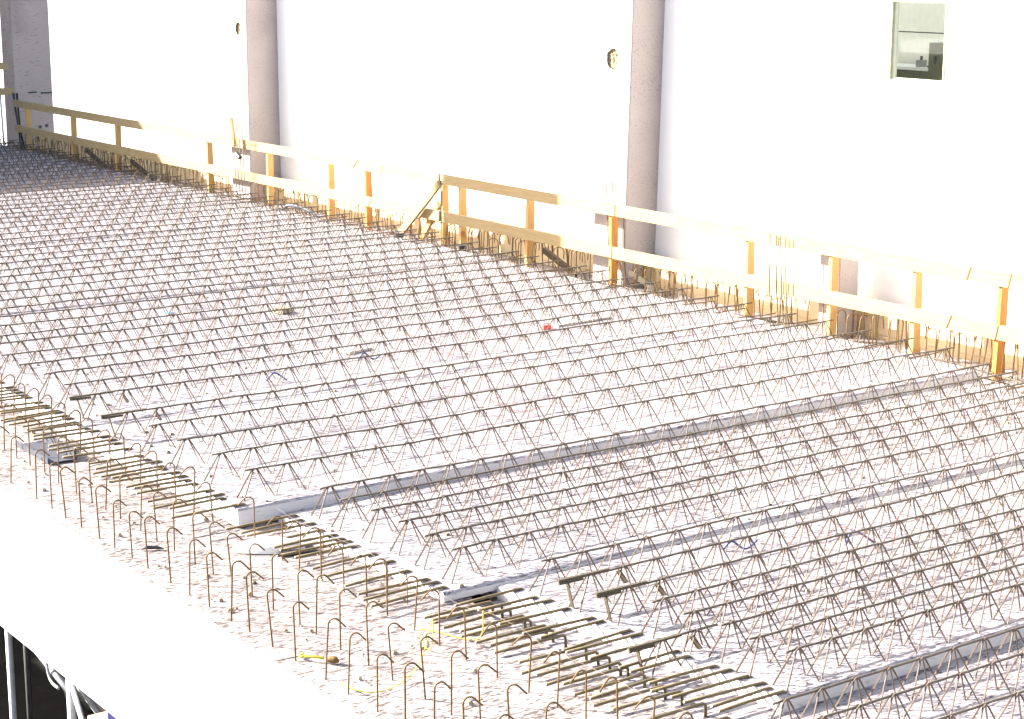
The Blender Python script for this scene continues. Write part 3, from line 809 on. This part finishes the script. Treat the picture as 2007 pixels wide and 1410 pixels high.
# crumbs of concrete and cut wire ends strewn over deck and beam
def top_z(x, y):
    if x < 5.7: return 0.0
    if y > 11.5: return 0.143
    if y > 9.36: return 0.059 if x > 6.15 else 0.0
    if y > 6.95: return 0.031 if x > 6.75 else None
    return -0.059 if x > 6.3 else 0.0
mb = MB(); mw = MB()
for i in range(520):
    x = U(4.95, 13.3); y = U(6.2, 24)
    if R() < 0.35: x = U(4.9, 6.3); y = U(7, 15)
    z = top_z(x, y)
    if z is None: continue
    if R() < 0.6:
        a = U(0.006, 0.020)
        mb.prism([(x - a, y - a * U(.5, 1), z), (x + a, y - a * .7, z), (x + a * .6, y + a, z), (x - a * .8, y + a * .8, z)], [(x - a * .5, y - a * .4, z + a * .8), (x + a * .5, y - a * .4, z + a), (x + a * .3, y + a * .5, z + a * .7), (x - a * .4, y + a * .5, z + a * .9)])
    else:
        an = U(0, 6.3); l_ = U(0.03, 0.12)
        mw.tube([(x, y, z + 0.004), (x + math.cos(an) * l_ / 2, y + math.sin(an) * l_ / 2, z + U(0.004, 0.025)), (x + math.cos(an + .5) * l_, y + math.sin(an + .5) * l_, z + 0.004)], 0.0022, 4)
for nm, b_, mt_ in (('concrete_crumbs', mb, M['mortar']), ('wire_scraps', mw, M['wire'])):
    o = part(nm, b_, mt_, None); o['kind'] = 'stuff'
    o['label'] = 'crumbs of concrete strewn over the deck' if nm == 'concrete_crumbs' else 'cut tie wire ends strewn over the deck'

# ------------------------------------------------------------------ shoring below the deck (dark corner at lower left)
def shoring(label, x, y, twin):
    mtl = M['galv'] if twin else M['darksteel']  # deeper frames get the steel with shade in its colour
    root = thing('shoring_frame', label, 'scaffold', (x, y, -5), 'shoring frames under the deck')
    def tb_(nm, a, b_, r=0.03, pr=root):
        mb = MB(); mb.tube([a, b_], r, 10); return part(nm, mb, mtl, pr, True)
    top = 3.7
    tb_('standard', (0, 0, 0), (0, 0, top), 0.034 if twin else 0.030)
    tb_('standard', (0, 1.3, 0), (0, 1.3, top), 0.028)
    tb_('brace', (0, 0, top - 0.1), (0.1, -1.2, top - 2.1), 0.024)
    tb_('brace', (0.04, 0.06, top - 0.12), (0.9, 0.2, top - 1.6), 0.024)
    tb_('ledger', (0.02, 0.05, top - 0.25), (0.05, 1.3, top - 0.05), 0.028)
    mb = MB(); mb.box((-0.09, -0.09, top), (0.09, 0.09, top + 0.012)); part('head_plate', mb, M['galv'], root)
    mb = MB(); mb.box((-0.09, -0.09, 0.0), (0.09, 0.09, 0.012)); part('base_plate', mb, M['galv'], root)
    return root
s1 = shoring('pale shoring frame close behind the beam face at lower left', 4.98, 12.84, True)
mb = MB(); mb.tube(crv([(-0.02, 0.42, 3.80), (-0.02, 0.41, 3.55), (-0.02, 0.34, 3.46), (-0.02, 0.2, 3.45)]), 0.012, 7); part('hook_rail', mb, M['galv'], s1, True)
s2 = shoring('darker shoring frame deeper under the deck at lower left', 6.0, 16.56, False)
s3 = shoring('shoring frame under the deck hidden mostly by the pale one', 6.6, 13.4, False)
scrap('blue_bag', 'dark blue fabric bag below the beam at lower left', (4.95, 11.80, -1.40), 0.16, 0.14, 0.10, M['cobalt'], cat='bag')
sh = thing('hanging_shelf', 'small tan timber shelf bracket hung under the beam at lower left', 'bracket', (4.95, 11.80, -1.41))
mb = MB(); mb.box((-0.14, -0.3, -0.03), (0.20, 0.3, 0.0)); part('plank', mb, M['form'], sh)
for yy_ in (-0.25, 0.25):
    mb = MB(); mb.tube([(0.16, yy_, 0.0), (0.16, yy_, 0.24)], 0.008, 6); part('hanger', mb, M['galv'], sh)

# ------------------------------------------------------------------ unseen blocks and panel, added outside the frame to cast shade
nb = thing('end_shade_building', 'unseen grey building added beyond the far left end of the deck to shade it', 'building', (-4, 46, -5))
ZT = 7.4 + 5
mb = MB(); mb.box((-30, -6, 0), (16.4, 6, ZT)); part('wall_body', mb, M['render2'], nb)  # put in unseen, its height set to shade the deck's far end
mb = MB(); mb.box((-30.1, -6.08, ZT + 0.002), (16.5, 6.1, ZT + 0.02)); part('coping', mb, M['galv'], nb)
for i in range(7):
    for j in range(3):
        x = -26 + i * 6; z = 2.2 + j * 3.4
        mb = MB(); mb.box((x, -6.05, z), (x + 1.6, -5.9, z + 1.5)); w_ = part('window', mb, M['frame'], nb)
        mb = MB(); mb.box((x + 0.08, -6.06, z + 0.08), (x + 1.52, -6.051, z + 1.42)); part('pane', mb, M['glassdark'], w_)
ob = thing('under_deck_shade_block', 'unseen flat-roofed block added to keep sun from under the deck', 'building', (-8, 12, -5))
mb = MB(); mb.box((-8, -50, 0), (6.9, 60, 6.85)); part('wall_body', mb, M['render2'], ob)  # added sun blocker that keeps the space beneath the deck dark
mb = MB(); mb.box((-8.1, -50.1, 6.852), (6.95, 60.1, 6.90)); part('roof_slab', mb, M['fair'], ob)
# invented hanging panel, out of view, shaped to shade the near guardrail
hp = thing('rail_shade_panel', 'unseen hanging panel added high over the deck to shade the near guardrail', 'shade caster', (6.98, 26.0, 5.0))
k_ = 10.0
def back(y_, z_): return (y_ + 0.731 / 0.682 * (13.75 - 6.98) - 26.0, z_ + math.tan(SUN_EL) / 0.682 * (13.75 - 6.98) - 5.0)
pts = [back(20.98, 0.26), back(18.38, 0.26), back(18.50, 1.22), back(20.98, 1.22)]
mb = MB(); mb.prism([(0.06, a, c) for a, c in pts], [(-0.06, a, c) for a, c in pts]); part('panel', mb, M['fair'], hp)
ay, az = pts[3]; by_, bz = pts[2]
hx_ = ((ay + by_) / 2, az + 2.2)
for a, c in ((ay - 0.5, az), (by_ + 0.5, bz)):
    mb = MB(); mb.tube([(0, a, c), (0, hx_[0], hx_[1])], 0.012, 6); part('sling', mb, M['galv'], hp)  # slings, rope and hook only dress the added shade panel
mb = MB(); mb.tube([(0, hx_[0], hx_[1]), (0, hx_[0], hx_[1] + 25)], 0.014, 6); part('hoist_rope', mb, M['galv'], hp)
mb = MB(); mb.box((-0.1, hx_[0] - 0.12, hx_[1] - 0.05), (0.1, hx_[0] + 0.12, hx_[1] + 0.4)); part('hook_block', mb, M['yellow'], hp)
